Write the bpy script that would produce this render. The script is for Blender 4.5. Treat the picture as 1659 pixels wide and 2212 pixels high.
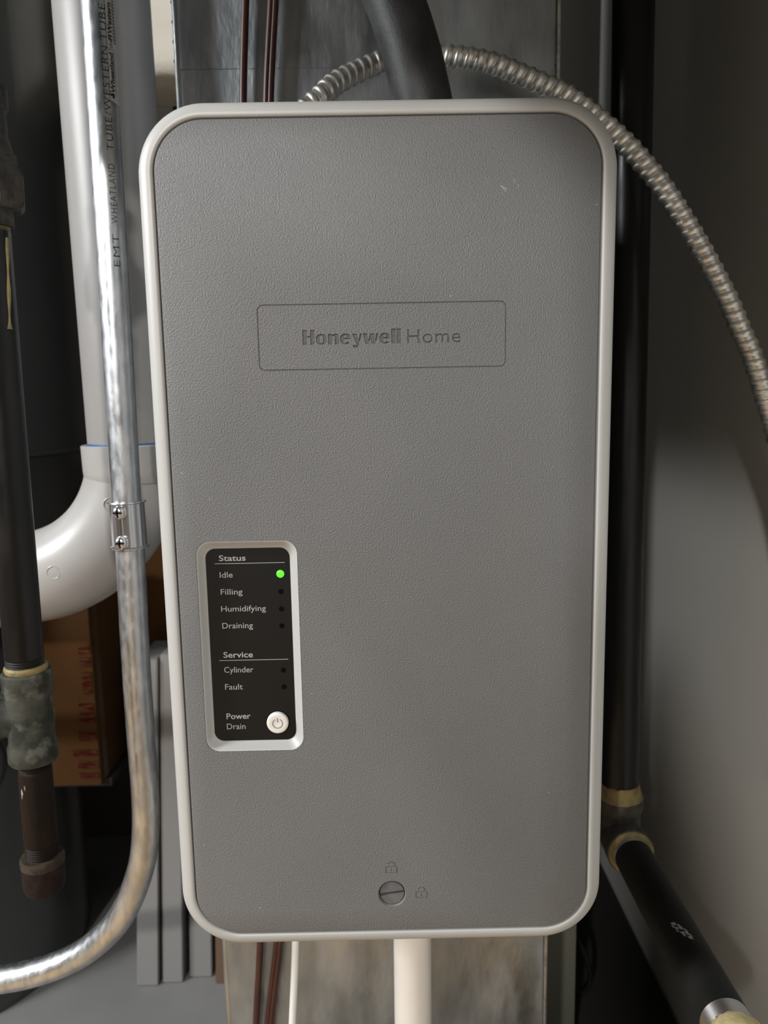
import bpy, bmesh, math, random
from mathutils import Vector, Matrix
random.seed(4)
S = bpy.context.scene
COL = S.collection
for o in list(bpy.data.objects): bpy.data.objects.remove(o)
PI = math.pi

# ------------------------------------------------------------------ camera
H0 = 0.69                                   # height of the cover's centre above the floor
CAM = Vector((-0.00286, -0.45756, 0.09454 + H0))
RT = Vector((0.99980, -0.00828, -0.01806))
UP = Vector((0.01908, 0.14694, 0.98896))
FW = Vector((0.00553, 0.98911, -0.14706))
FPX = 1661.0
cd = bpy.data.cameras.new('camera'); cam = bpy.data.objects.new('camera', cd); COL.objects.link(cam)
M = Matrix((RT, UP, -FW)).transposed().to_4x4(); M.translation = CAM
cam.matrix_world = M
cd.sensor_fit = 'VERTICAL'; cd.sensor_height = 36; cd.lens = 36 * FPX / 2212
cd.clip_start = 0.01
cd.dof.use_dof = True; cd.dof.focus_distance = 0.49; cd.dof.aperture_fstop = 9.5
S.camera = cam

# ------------------------------------------------------------------ world, lights, exposure
W = bpy.data.worlds.new('world'); S.world = W; W.use_nodes = True
W.node_tree.nodes['Background'].inputs[0].default_value = (0.62, 0.64, 0.66, 1)
W.node_tree.nodes['Background'].inputs[1].default_value = 0.03
def area(name, loc, target, size, power, color, size_y=None):
    l = bpy.data.lights.new(name, 'AREA'); l.energy = power; l.color = color
    l.size = size
    if size_y: l.shape = 'RECTANGLE'; l.size_y = size_y
    o = bpy.data.objects.new(name, l); COL.objects.link(o); o.location = loc
    d = Vector(target) - Vector(loc)
    o.rotation_euler = d.to_track_quat('-Z', 'Y').to_euler(); return o
area('utility_lamp', (-1.64, -0.46, 1.46), (0, 0.1, 0.6), 0.34, 50, (0.95, 0.98, 1.0), 0.45)
area('ceiling_lamp', (-0.8, -2.5, 1.76), (0.2, 0.1, 0.4), 0.10, 50, (1.0, 0.97, 0.93))
S.view_settings.view_transform = 'Standard'; S.view_settings.look = 'None'
S.view_settings.gamma = 1; S.view_settings.use_curve_mapping = False
S.view_settings.exposure = 0.0

# ------------------------------------------------------------------ helpers
def ray(px, py): return RT * ((px - 829.5) / FPX) - UP * ((py - 1106) / FPX) + FW
def P(px, py, Y=0.0):
    d = ray(px, py); return CAM + d * ((Y - CAM.y) / d.y)
def PF(px, py, z=0.0):
    d = ray(px, py); return CAM + d * ((z - CAM.z) / d.z)
def PX(px, py, x):
    d = ray(px, py); return CAM + d * ((x - CAM.x) / d.x)

def link(name, me, m, parent=None, smooth=True, ang=35):
    o = bpy.data.objects.new(name, me); COL.objects.link(o)
    if m: me.materials.append(m)
    if smooth:
        me.shade_smooth(); me.set_sharp_from_angle(angle=math.radians(ang))
    if parent: o.parent = parent
    return o
def obj(name, bm, m, parent=None, smooth=True, ang=35):
    bmesh.ops.recalc_face_normals(bm, faces=bm.faces)
    me = bpy.data.meshes.new(name); bm.to_mesh(me); bm.free()
    return link(name, me, m, parent, smooth, ang)
def tag(o, label=None, cat=None, group=None, kind=None):
    if label: o['label'] = label
    if cat: o['category'] = cat
    if group: o['group'] = group
    if kind: o['kind'] = kind
    return o
def thing(name, label, cat, group=None):
    o = bpy.data.objects.new(name, None); COL.objects.link(o); o.empty_display_size = 0.02
    return tag(o, label, cat, group)

def box(bm, a, b, bev=0, seg=2):
    a, b = Vector(a), Vector(b)
    r = bmesh.ops.create_cube(bm, size=1, matrix=Matrix.Translation((a + b) / 2) @ Matrix.Diagonal((*(b - a), 1)))
    if bev:
        ed = {e for v in r['verts'] for e in v.link_edges}
        bmesh.ops.bevel(bm, geom=list(ed), offset=bev, segments=seg, affect='EDGES', profile=0.5)
    return r
def hexa(bm, q, dvec, bev=0):
    """prism from four points q extruded by dvec"""
    dvec = Vector(dvec)
    v = [bm.verts.new(p) for p in q] + [bm.verts.new(Vector(p) + dvec) for p in q]
    f = [bm.faces.new(v[0:4]), bm.faces.new(v[7:3:-1])]
    for i in range(4): f.append(bm.faces.new((v[i], v[i + 4], v[(i + 1) % 4 + 4], v[(i + 1) % 4])))
    if bev:
        bmesh.ops.bevel(bm, geom=list({e for x in v for e in x.link_edges}), offset=bev, segments=2, affect='EDGES')
def frames(pts):
    pts = [Vector(p) for p in pts]; out = []; n = len(pts)
    t0 = (pts[1] - pts[0]).normalized()
    ref = Vector((0, 0, 1)) if abs(t0.z) < .8 else Vector((0, -1, 0))
    u = (ref - t0 * ref.dot(t0)).normalized()
    for i in range(n):
        t = (pts[min(i + 1, n - 1)] - pts[max(i - 1, 0)]).normalized()
        u = (u - t * u.dot(t)).normalized()
        out.append((pts[i], t, u, t.cross(u)))
    return out
def tube(bm, pts, rad, n=24, cap=True, rf=None):
    """rf(s, theta, i) gives a radius, else rad (number or list)"""
    fr = frames(pts); rings = []; s = 0
    for i, (p, t, u, w) in enumerate(fr):
        if i: s += (p - fr[i - 1][0]).length
        ring = []
        for k in range(n):
            a = 2 * PI * k / n
            r = rf(s, a, i) if rf else (rad[i] if isinstance(rad, (list, tuple)) else rad)
            ring.append(bm.verts.new(p + (u * math.cos(a) + w * math.sin(a)) * r))
        rings.append(ring)
    for a, b in zip(rings, rings[1:]):
        for k in range(n): bm.faces.new((a[k], a[(k + 1) % n], b[(k + 1) % n], b[k]))
    if cap: bm.faces.new(rings[0][::-1]); bm.faces.new(rings[-1])
def lathe(bm, p, axis, prof, n=32, cap=True):
    """prof: list of (distance along axis, radius)"""
    p = Vector(p); axis = Vector(axis).normalized()
    ref = Vector((0, -1, 0)) if abs(axis.y) < .8 else Vector((0, 0, 1))
    u = (ref - axis * ref.dot(axis)).normalized(); w = axis.cross(u)
    rings = [[bm.verts.new(p + axis * h + (u * math.cos(2 * PI * k / n) + w * math.sin(2 * PI * k / n)) * r) for k in range(n)] for h, r in prof]
    for a, b in zip(rings, rings[1:]):
        for k in range(n): bm.faces.new((a[k], a[(k + 1) % n], b[(k + 1) % n], b[k]))
    if cap: bm.faces.new(rings[0][::-1]); bm.faces.new(rings[-1])
def crom(pts, sub=10):
    pts = [Vector(p) for p in pts]; q = [2 * pts[0] - pts[1]] + pts + [2 * pts[-1] - pts[-2]]; out = []
    for i in range(1, len(q) - 2):
        a, b, c, d = q[i - 1:i + 3]
        for k in range(sub):
            t = k / sub
            out.append(.5 * ((2 * b) + (c - a) * t + (2 * a - 5 * b + 4 * c - d) * t * t + (3 * b - a - 3 * c + d) * t ** 3))
    out.append(pts[-1]); return out
def resample(pts, step):
    out = [pts[0]]; acc = 0
    for a, b in zip(pts, pts[1:]):
        L = (b - a).length; pos = step - acc
        while pos <= L: out.append(a.lerp(b, pos / L)); pos += step
        acc = (acc + L) % step if pos - step <= 0 else L - (pos - step)
    return out
def rrect(w, h, r, n=10):
    out = []
    for cx, cz, a0 in ((w / 2 - r, h / 2 - r, 0), (-w / 2 + r, h / 2 - r, 90), (-w / 2 + r, -h / 2 + r, 180), (w / 2 - r, -h / 2 + r, 270)):
        for k in range(n + 1):
            a = math.radians(a0 + 90 * k / n); out.append((cx + r * math.cos(a), cz + r * math.sin(a)))
    return out
def loft(bm, w, h, r, prof, c=(0, 0), n=14, cap0=False, cap1=False):
    """rings of a rounded rectangle in the XZ plane; prof: (outward offset, y)"""
    rings = []
    for off, y in prof:
        rings.append([bm.verts.new((c[0] + x, y, c[1] + z)) for x, z in rrect(w + 2 * off, h + 2 * off, max(r + off, .0004), n)])
    m = len(rings[0])
    for a, b in zip(rings, rings[1:]):
        for k in range(m): bm.faces.new((a[k], a[(k + 1) % m], b[(k + 1) % m], b[k]))
    if cap0: bm.faces.new(rings[0])
    if cap1: bm.faces.new(rings[-1])
    return rings

# ------------------------------------------------------------------ materials
def mat(name, col, rough=.5, metal=0, col2=None, cscale=8, cdetail=5, cpos=(.4, .65), stretch=(1, 1, 1),
        bump=0, bscale=100, bdetail=3, bdist=.001, rough2=None, rscale=20, coat=0, emit=None, spec=.5,
        col3=None, c3scale=30, c3pos=(.6, .64), bvor=False):
    m = bpy.data.materials.new(name); m.use_nodes = True; nt = m.node_tree; N = nt.nodes; Lk = nt.links
    b = N['Principled BSDF']
    b.inputs['Base Color'].default_value = (*col, 1); b.inputs['Roughness'].default_value = rough
    b.inputs['Metallic'].default_value = metal; b.inputs['Coat Weight'].default_value = coat
    b.inputs['Specular IOR Level'].default_value = spec
    tc = N.new('ShaderNodeTexCoord'); mp = N.new('ShaderNodeMapping'); mp.inputs['Scale'].default_value = stretch
    Lk.new(tc.outputs['Object'], mp.inputs['Vector'])
    def noise(sc, det):
        n = N.new('ShaderNodeTexNoise'); n.inputs['Scale'].default_value = sc; n.inputs['Detail'].default_value = det
        Lk.new(mp.outputs[0], n.inputs['Vector']); return n
    def ramp(src, p, c0, c1):
        r = N.new('ShaderNodeValToRGB'); r.color_ramp.elements[0].position = p[0]; r.color_ramp.elements[1].position = p[1]
        r.color_ramp.elements[0].color = (*c0, 1); r.color_ramp.elements[1].color = (*c1, 1); Lk.new(src, r.inputs[0]); return r
    out = None
    if col2:
        out = ramp(noise(cscale, cdetail).outputs['Fac'], cpos, col, col2).outputs[0]
    if col3:
        f = ramp(noise(c3scale, 6).outputs['Fac'], c3pos, (0, 0, 0), (1, 1, 1))
        mx = N.new('ShaderNodeMix'); mx.data_type = 'RGBA'; Lk.new(f.outputs[0], mx.inputs[0])
        if out: Lk.new(out, mx.inputs[6])
        else: mx.inputs[6].default_value = (*col, 1)
        mx.inputs[7].default_value = (*col3, 1); out = mx.outputs[2]
    if out: Lk.new(out, b.inputs['Base Color'])
    if rough2 is not None:
        r = ramp(noise(rscale, 5).outputs['Fac'], (.35, .65), (rough,) * 3, (rough2,) * 3); Lk.new(r.outputs[0], b.inputs['Roughness'])
    if bump:
        bn = N.new('ShaderNodeBump'); bn.inputs['Strength'].default_value = bump; bn.inputs['Distance'].default_value = bdist
        if bvor:
            v = N.new('ShaderNodeTexVoronoi'); v.inputs['Scale'].default_value = bscale; v.feature = 'SMOOTH_F1'
            Lk.new(mp.outputs[0], v.inputs['Vector']); Lk.new(v.outputs['Distance'], bn.inputs['Height'])
        else: Lk.new(noise(bscale, bdetail).outputs['Fac'], bn.inputs['Height'])
        Lk.new(bn.outputs[0], b.inputs['Normal'])
    if emit:
        b.inputs['Emission Color'].default_value = (*emit[0], 1); b.inputs['Emission Strength'].default_value = emit[1]
    return m
M_rim = mat('light_grey_plastic', (.385, .385, .375), .42, bump=.05, bscale=900, bdist=.0002)
M_cover = mat('textured_grey_plastic', (.133, .135, .136), .52, col2=(.143, .144, .145), cscale=9, spec=.3, bump=1.0, bscale=1100, bdetail=1, bdist=.0005)
M_panel = mat('black_display', (.007, .007, .0066), .42, spec=.25, bump=.03, bscale=600, bdist=.0002)
M_print = mat('grey_print', (.33, .33, .32), .6, spec=.3)
M_hole = mat('black_hole', (.002, .002, .002), .8, spec=.05)
M_led = mat('green_led', (.05, .7, .02), .4, emit=((.10, 1.0, .02), 1.15))
M_button = mat('white_button', (.66, .64, .60), .4)
M_screw = mat('dark_grey_plastic', (.10, .102, .104), .45, spec=.3, col2=(.13, .132, .134), cscale=120)
M_duct = mat('galvanised_sheet', (.30, .325, .34), .34, 1, col2=(.52, .54, .55), cscale=34, cdetail=9, cpos=(.35, .7), stretch=(1, 1, .35),
             rough2=.56, rscale=46, bump=.5, bscale=120, bdetail=9, bdist=.0014, col3=(.60, .62, .62), c3scale=9, c3pos=(.63, .75))
M_emt = mat('galvanised_tube', (.46, .48, .50), .30, 1, col2=(.62, .64, .66), cscale=130, cdetail=6, rough2=.46, rscale=200, stretch=(1, 1, .4), bump=.08, bscale=500, bdist=.0003)
M_zinc = mat('zinc_plated', (.62, .63, .65), .22, 1, bump=.05, bscale=400, bdist=.0003)
M_pvc = mat('grey_white_pvc', (.205, .20, .195), .42, col2=(.23, .222, .215), cscale=10, spec=.35, bump=.03, bscale=60)
M_elbow = mat('white_pvc_fitting', (.29, .282, .275), .36, col2=(.33, .32, .31), cscale=14)
M_drain = mat('cream_pvc', (.60, .56, .51), .35, col2=(.65, .615, .565), cscale=12)
M_blue = mat('blue_primer', (.02, .07, .22), .5)
M_black = mat('black_steel', (.003, .003, .0035), .30, col2=(.006, .0055, .005), cscale=40, rough2=.45, rscale=60, stretch=(1, 1, .3), spec=.28, bump=.05, bscale=200)
M_blackm = mat('matt_black_steel', (.006, .006, .0055), .6, spec=.25, col2=(.010, .0095, .008), cscale=30, bump=.15, bscale=300)
M_dope = mat('yellow_pipe_dope', (.22, .165, .055), .55, col2=(.12, .095, .04), cscale=130, bump=.5, bscale=260)
M_dopeb = mat('pale_yellow_sealant', (.62, .52, .28), .5, col2=(.42, .34, .16), cscale=70, cpos=(.35, .7), bump=.8, bscale=120, bdist=.002)
M_corr = mat('corroded_iron', (.022, .024, .019), .8, 0, spec=.2, col2=(.052, .054, .043), cscale=60, cdetail=8, cpos=(.4, .6), col3=(.095, .095, .08), c3scale=75, c3pos=(.54, .66), bump=.6, bscale=130, bdetail=8, bdist=.0015)
M_union = mat('cast_iron', (.035, .032, .028), .7, .3, col2=(.07, .064, .055), cscale=120, bump=.6, bscale=300, bdetail=6)
M_rust = mat('rusty_iron', (.005, .0035, .0025), .6, 0, spec=.15, col2=(.012, .006, .0035), cscale=70, cdetail=8, bump=.5, bscale=220, col3=(.42, .38, .32), c3scale=60, c3pos=(.66, .70), stretch=(1, 1, .35))
M_brownc = mat('brown_iron', (.010, .006, .005), .7, 0, spec=.15, col2=(.018, .011, .009), cscale=120, bump=.4, bscale=240)
M_thread = mat('bare_thread', (.22, .21, .20), .35, 1)
M_fmc = mat('flexible_aluminium', (.74, .725, .68), .36, 1, col2=(.84, .82, .78), cscale=60, rough2=.46, rscale=200)
M_hose = mat('rubber_hose', (.012, .012, .012), .55, col2=(.055, .055, .055), cscale=26, cdetail=9, cpos=(.42, .68), stretch=(1, 1, .7), bump=.5, bscale=700, bdetail=4, bdist=.0005)
M_cable = mat('red_brown_cable', (.038, .010, .006), .42, col2=(.055, .016, .010), cscale=30)
M_cord = mat('white_cord', (.72, .73, .70), .4)
M_blackc = mat('black_cord', (.004, .004, .004), .5)
M_tank = mat('dark_painted_steel', (.030, .032, .032), .28, col2=(.036, .038, .037), cscale=5, rough2=.34, rscale=6, coat=.3)
M_card = mat('cardboard', (.060, .028, .009), .9, spec=.1, col2=(.062, .031, .013), cscale=9, stretch=(1, 1, 4))
M_redp = mat('red_print', (.040, .004, .002), .9, spec=.1, col2=(.055, .027, .012), cscale=60, cpos=(.45, .6), stretch=(1, 1, 5))
M_tape = mat('packing_tape', (.09, .05, .027), .3, coat=.3)
M_greyp = mat('grey_painted_board', (.21, .205, .20), .55, bump=.05, bscale=80)
M_brown = mat('brown_board', (.12, .075, .045), .7, col2=(.15, .095, .06), cscale=20, stretch=(1, 1, .2))
M_floor = mat('grey_floor_paint', (.17, .167, .165), .6, col2=(.20, .197, .193), cscale=6, col3=(.12, .11, .10), c3scale=4, c3pos=(.68, .72), bump=.05, bscale=40)
M_wall = mat('grey_wall_paint', (.60, .605, .585), .6, col2=(.62, .625, .605), cscale=3, bump=.06, bscale=120)
M_wallb = mat('brown_grey_wall', (.075, .066, .056), .8)
M_room = mat('room_wall_paint', (.40, .40, .40), .9)
M_tan = mat('tan_floor_boards', (.50, .33, .17), .6, col2=(.56, .38, .21), cscale=6, stretch=(1, 6, 1))
M_wood = mat('subfloor_wood', (.38, .25, .14), .7, col2=(.45, .31, .18), cscale=6, stretch=(1, 6, 1))
M_ceil = mat('joist_ceiling', (.34, .34, .35), .9)
M_cream = mat('cream_fabric', (.84, .82, .74), .85, col2=(.88, .87, .80), cscale=9, bump=.6, bscale=14, bdetail=6, bdist=.02)
M_olive = mat('olive_metal', (.085, .085, .065), .55)
M_label = mat('silver_sticker', (.52, .52, .51), .4)
M_ink = mat('black_ink', (.006, .006, .006), .6)
M_ink2 = mat('faded_black_ink', (.018, .018, .018), .6)

# ------------------------------------------------------------------ text
def text_mesh(s, bold=0.0, extrude=0.0, bevel=0.0, res=4, spacing=1.0):
    c = bpy.data.curves.new('t', 'FONT'); c.body = s; c.size = 1; c.offset = bold; c.extrude = extrude
    c.bevel_depth = bevel; c.bevel_resolution = 0; c.resolution_u = res; c.space_character = spacing
    o = bpy.data.objects.new('t', c); COL.objects.link(o)
    dg = bpy.context.evaluated_depsgraph_get(); dg.update()
    me = bpy.data.meshes.new_from_object(o.evaluated_get(dg))
    bpy.data.objects.remove(o); bpy.data.curves.remove(c); return me
def bounds(me):
    xs = [v.co.x for v in me.vertices]; ys = [v.co.y for v in me.vertices]; return min(xs), max(xs), min(ys), max(ys)
CAPH = None
def capheight():
    global CAPH
    if CAPH is None:
        b = bounds(text_mesh('H')); CAPH = b[3] - b[2]
    return CAPH
def print_text(name, s, pa, width_px, cap_px, Y, m, parent, bold=0.0, px_m=None):
    """flat lettering printed on the XZ plane at depth Y; pa = left end of the baseline in photo pixels"""
    me = text_mesh(s, bold); b = bounds(me); a = P(*pa, Y); e = P(pa[0] + width_px, pa[1] - width_px * .016, Y)
    sx = abs(e.x - a.x) / (b[1] - b[0]); k = (P(pa[0], pa[1] - cap_px, Y).z - a.z) / capheight()
    for v in me.vertices:
        x, y = v.co.x, v.co.y; v.co = Vector((a.x + (x - b[0]) * sx, Y, a.z + y * k))
    return link(name, me, m, parent, smooth=False)

# ================================================================== SETTING
def struct(name, bm, m): return tag(obj(name, bm, m, smooth=False), kind='structure')
WX, BY = 0.36, 0.85
bm = bmesh.new(); box(bm, (-1.7, -3.2, -.10), (1.4, BY + .08, -.035)); struct('floor', bm, M_tan)
bm = bmesh.new(); box(bm, (-1.2, .02, -.035), (WX, BY, 0), .003)
tag(obj('equipment_pad', bm, M_floor), 'pale grey painted pad on the floor under the tank, duct and grey panels', 'pad')
bm = bmesh.new(); box(bm, (.165, .03, .0003), (WX - .004, .84, .006), .002)  # near-black sheet added to darken the floor where shade falls
tag(obj('shade_sheet', bm, mat('shade_black', (.012, .011, .009), .8)), 'dark sheet standing in for shade on the floor at the lower right of the duct', 'shade sheet')
bm = bmesh.new(); box(bm, (-1.7, BY, 0), (WX, BY + .08, 2.4)); struct('wall_back', bm, M_wallb)
bm = bmesh.new(); box(bm, (WX, -.55, -.035), (WX + .08, BY + .08, 2.4)); struct('wall_right', bm, M_wall)
bm = bmesh.new(); box(bm, (-1.78, -3.2, 0), (-1.7, BY + .08, 2.4)); struct('wall_left', bm, M_room)
bm = bmesh.new(); box(bm, (-1.78, -3.28, 0), (1.4, -3.2, 2.4)); struct('wall_front', bm, M_room)
bm = bmesh.new(); box(bm, (-1.78, -3.28, 2.4), (1.4, BY + .08, 2.44)); struct('ceiling', bm, M_ceil)
bm = bmesh.new(); box(bm, (1.4, -3.2, -.04), (1.48, BY + .08, 2.4)); struct('wall_side', bm, M_room)

bm = bmesh.new(); hexa(bm, [(-.225, -2.3, -.035), (-.225, -.95, -.035), (-.225, -.95, 1.085), (-.225, -2.3, .165)], (.02, 0, 0)); struct('shadow_blocker_1', bm, M_wallb)  # unseen panel behind the camera, added to cast the right wall's diagonal shadow
# ================================================================== HUMIDIFIER
hum = thing('steam_humidifier', 'large grey plastic humidifier unit with black status panel, centre of the picture', 'humidifier')
TLc, TRc, BRc, BLc = P(319.45, 253.4), P(1305.4, 239.2), P(1268.4, 2003.8), P(427.3, 2021.1)
DW = .255; DH = DW * 1.9712; RR = .0295
# housing: a rounded front rim that recedes outwards, then the tub going back
bm = bmesh.new()
prof = [(-.0030, .0110), (-.0004, .0110), (-.0002, .0012), (.0005, .0003), (.0015, 0)]
for k in range(1, 9):
    a = PI / 2 * k / 8; prof.append((.0015 + .0078 * math.sin(a) ** 1.0, .0068 * (1 - math.cos(a)) ** .9))
prof += [(.0093, .010), (.0088, .030), (.0070, .100), (.0050, .172), (.0035, .175)]
loft(bm, DW, DH, RR, prof, c=(0, H0), n=20, cap0=True, cap1=True)
obj('housing', bm, M_rim, hum, ang=50)

# cover
def cover_solid():
    bm = bmesh.new(); g = -.0010
    loft(bm, DW, DH, RR, [(g - .0004, .0098), (g, .0094), (g, .0009), (g - .0003, .0003), (g - .0009, 0)], c=(0, H0), n=20, cap0=True, cap1=True)
    bmesh.ops.recalc_face_normals(bm, faces=bm.faces)
    me = bpy.data.meshes.new('cover'); bm.to_mesh(me); bm.free(); return me
# logo letters, drawn as outlines (unit = about one photo pixel)
def sup(cx, cy, rx, ry, a0=0, a1=360, n=28, e=2.4):
    out = []
    for k in range(n + 1):
        a = math.radians(a0 + (a1 - a0) * k / n); c, s = math.cos(a), math.sin(a)
        out.append((cx + rx * math.copysign(abs(c) ** (2 / e), c), cy + ry * math.copysign(abs(s) ** (2 / e), s)))
    return out
def L_H(): return [[(0, 0), (0, 32), (9.5, 32), (9.5, 19), (16, 19), (16, 32), (25.5, 32), (25.5, 0), (16, 0), (16, 14.5), (9.5, 14.5), (9.5, 0)]], 25.5
def L_o(): return [sup(11.7, 11.3, 11.7, 11.9)[:-1], sup(11.7, 11.3, 3.1, 8.4, e=2.8)[:-1]], 23.4
def L_n(): return [[(0, 0), (0, 22.6), (8.8, 22.6), (8.8, 20.2), (11, 22.2), (14.5, 23.2), (18.5, 23), (21.5, 21), (23, 17.5), (23, 0), (14, 0), (14, 16.2), (13, 18.4), (11, 18.6), (9.2, 17), (9, 15), (9, 0)]], 23
def L_e():
    o = sup(11.4, 11.3, 11.4, 11.9, 5, 318, 26)
    inner = sup(11.4, 11.3, 2.9, 8.6, 300, 192, 8, 2.8)
    c = [(22.8, 10.4)] + o + [(19.5, 7.0)][:0] + [(14.8, 5.2)] + inner + [(8.4, 10.4)]
    eye = sup(11.4, 13.6, 2.9, 6.2, 0, 180, 10, 2.6)
    return [c, eye], 22.8
def L_y(): return [[(0, 22.6), (9.8, 22.6), (13.4, 9), (16.6, 22.6), (21, 22.6), (14, -2), (12.2, -6), (8.5, -8.6), (4.5, -8.8), (1.4, -7), (1, -4), (3, -2), (6, -2.2), (7.5, -4.2), (9, -4), (9.6, -1.5), (8.6, 1)]], 20
def L_w(): return [[(0, 22.6), (9.6, 22.6), (12.4, 8.6), (15, 22.6), (23.4, 22.6), (26, 8.6), (28.4, 22.6), (33, 22.6), (27, 0), (18.8, 0), (16.4, 11.5), (13.8, 0), (5.8, 0)]], 32.6
def L_l(): return [[(0, 0), (0, 32), (9.3, 32), (9.3, 0)]], 9.3
def curve_mesh(loops, ext, bev):
    c = bpy.data.curves.new('c', 'CURVE'); c.dimensions = '2D'; c.fill_mode = 'BOTH'; c.extrude = ext; c.bevel_depth = bev; c.bevel_resolution = 0
    for lp in loops:
        s = c.splines.new('POLY'); s.points.add(len(lp) - 1); s.use_cyclic_u = True
        for pt, q in zip(s.points, lp): pt.co = (q[0], q[1], 0, 1)
    o = bpy.data.objects.new('c', c); COL.objects.link(o)
    dg = bpy.context.evaluated_depsgraph_get(); dg.update()
    me = bpy.data.meshes.new_from_object(o.evaluated_get(dg)); bpy.data.objects.remove(o); bpy.data.curves.remove(c); return me
cut = bmesh.new()
def raked(me, inset):
    """flat filled outline (XY) -> closed solid: top layer z=1 grown, mid z=0, bottom z=-1 inset"""
    b = bmesh.new(); b.from_mesh(me); bmesh.ops.remove_doubles(b, verts=b.verts, dist=1e-4)
    bmesh.ops.dissolve_degenerate(b, dist=1e-4, edges=b.edges)
    for v in b.verts: v.co.z = 0
    b.normal_update()
    for f in list(b.faces):
        if f.normal.z < 0: f.normal_flip()
    b.verts.index_update(); nrm = {}
    for e in b.edges:
        if len(e.link_faces) == 1:
            lp = e.link_loops[0]; p, q = lp.vert, lp.link_loop_next.vert
            d = (q.co - p.co); 
            if d.length < 1e-9: continue
            n = Vector((-d.y, d.x, 0)).normalized()       # inwards (face on the left)
            for v in (p, q): nrm.setdefault(v.index, []).append(n)
    off = {}
    for i, l in nrm.items():
        m_ = sum(l, Vector()); L_ = m_.length
        off[i] = Vector() if L_ < .3 else m_.normalized() * min(1.8, 1 / max(.3, m_.normalized().dot(l[0])))
    pts = [v.co.copy() for v in b.verts]; n = len(pts)
    lay = [(1, 0.), (0, 0.), (-1, inset)]; V = []
    for z, k in lay: V += [(p.x + off.get(i, Vector()).x * k, p.y + off.get(i, Vector()).y * k, z) for i, p in enumerate(pts)]
    F = []
    for f in b.faces:
        idx = [v.index for v in f.verts]; F.append(idx); F.append([i + 2 * n for i in idx[::-1]])
    for e in b.edges:
        if len(e.link_faces) == 1:
            lp = e.link_loops[0]; p, q = lp.vert.index, lp.link_loop_next.vert.index
            for k in range(2): F.append([q + k * n, p + k * n, p + (k + 1) * n, q + (k + 1) * n])
    b.free(); me2 = bpy.data.meshes.new('t'); me2.from_pydata(V, [], F); return me2
def add_cut(me, f):
    """me: flat solid in XY with thickness z; f maps (x, y, z) -> world"""
    b = bmesh.new(); b.from_mesh(me); 
    for v in b.verts: v.co = f(*v.co)
    bmesh.ops.recalc_face_normals(b, faces=b.faces)
    t = bpy.data.meshes.new('t'); b.to_mesh(t); b.free(); cut.from_mesh(t)
p0 = P(654, 745); p1 = P(867, 741.7); hcap = P(654, 745 - 31.6).z - p0.z
adv = 0; seq = (L_H, L_o, L_n, L_e, L_y, L_w, L_e, L_l, L_l); gap = 1.5
tot = sum(f()[1] for f in seq) + gap * (len(seq) - 1)
ux = (p1.x - p0.x) / tot; uz = hcap / 32
for f in seq:
    lps, w = f()
    a = adv
    # depth .0008 with slightly raked walls
    add_cut(raked(curve_mesh(lps, 0, 0), 1.25), lambda x, y, z: Vector((p0.x + (x * .985 + a) * ux, -z * .0011, p0.z + y * uz)))
    adv += w + gap
me = text_mesh('Home', -.006, spacing=1.04); b = bounds(me); me = raked(me, .019); q0 = P(880, 741.5); q1 = P(995, 739.5)
add_cut(me, lambda x, y, z: Vector((q0.x + (x - b[0]) * (q1.x - q0.x) / (b[1] - b[0]), -z * .0009, q0.z + y * (hcap * .95) / capheight())))
# frame groove round the name
g0 = P(555.5, 660); g1 = P(1092, 791)
gw, gh = g1.x - g0.x, g0.z - g1.z; gc = ((g0.x + g1.x) / 2, (g0.z + g1.z) / 2 )
b2 = bmesh.new()
r_ = loft(b2, gw, gh, .0032, [(.00042, -.001), (.00042, .0000), (.00012, .0006), (-.00012, .0006), (-.00042, .0000), (-.00042, -.001), (.00042, -.001)], c=gc, n=6)
bmesh.ops.remove_doubles(b2, verts=b2.verts, dist=1e-7); bmesh.ops.recalc_face_normals(b2, faces=b2.faces)
t = bpy.data.meshes.new('t'); b2.to_mesh(t); b2.free(); cut.from_mesh(t)
# padlock marks
def padlock(cx, cy):
    def rect(x0, y0, x1, y1): return [(x0, y0), (x1, y0), (x1, y1), (x0, y1)]
    body = [rect(-14, -9, 14, 9), rect(-11.4, -6.6, 11.4, 6.6)]
    sh = [(9.6, 9.6)] + sup(0, 9.6, 9.6, 11.4, 0, 158, 12, 2) + sup(0, 9.6, 7.2, 9.0, 155, 0, 12, 2)
    key = [rect(-1.1, -3.6, 1.1, 3.8)]
    c = P(cx, cy); k = 1 / 3630
    for lps in (body, [sh[1:]], key):
        add_cut(raked(curve_mesh(lps, 0, 0), .75), lambda x, y, z: Vector((c.x + x * k, -z * .0006, c.z + y * k)))
padlock(846, 1879); padlock(911, 1933)
# screw hole
sc = P(847, 1931)
b2 = bmesh.new(); lathe(b2, (sc.x, -.001, sc.z), (0, 1, 0), [(0, .0092), (.001, .0092), (.0024, .00835), (.0065, .00835)], n=48)
bmesh.ops.recalc_face_normals(b2, faces=b2.faces); t = bpy.data.meshes.new('t'); b2.to_mesh(t); b2.free(); cut.from_mesh(t)
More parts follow.
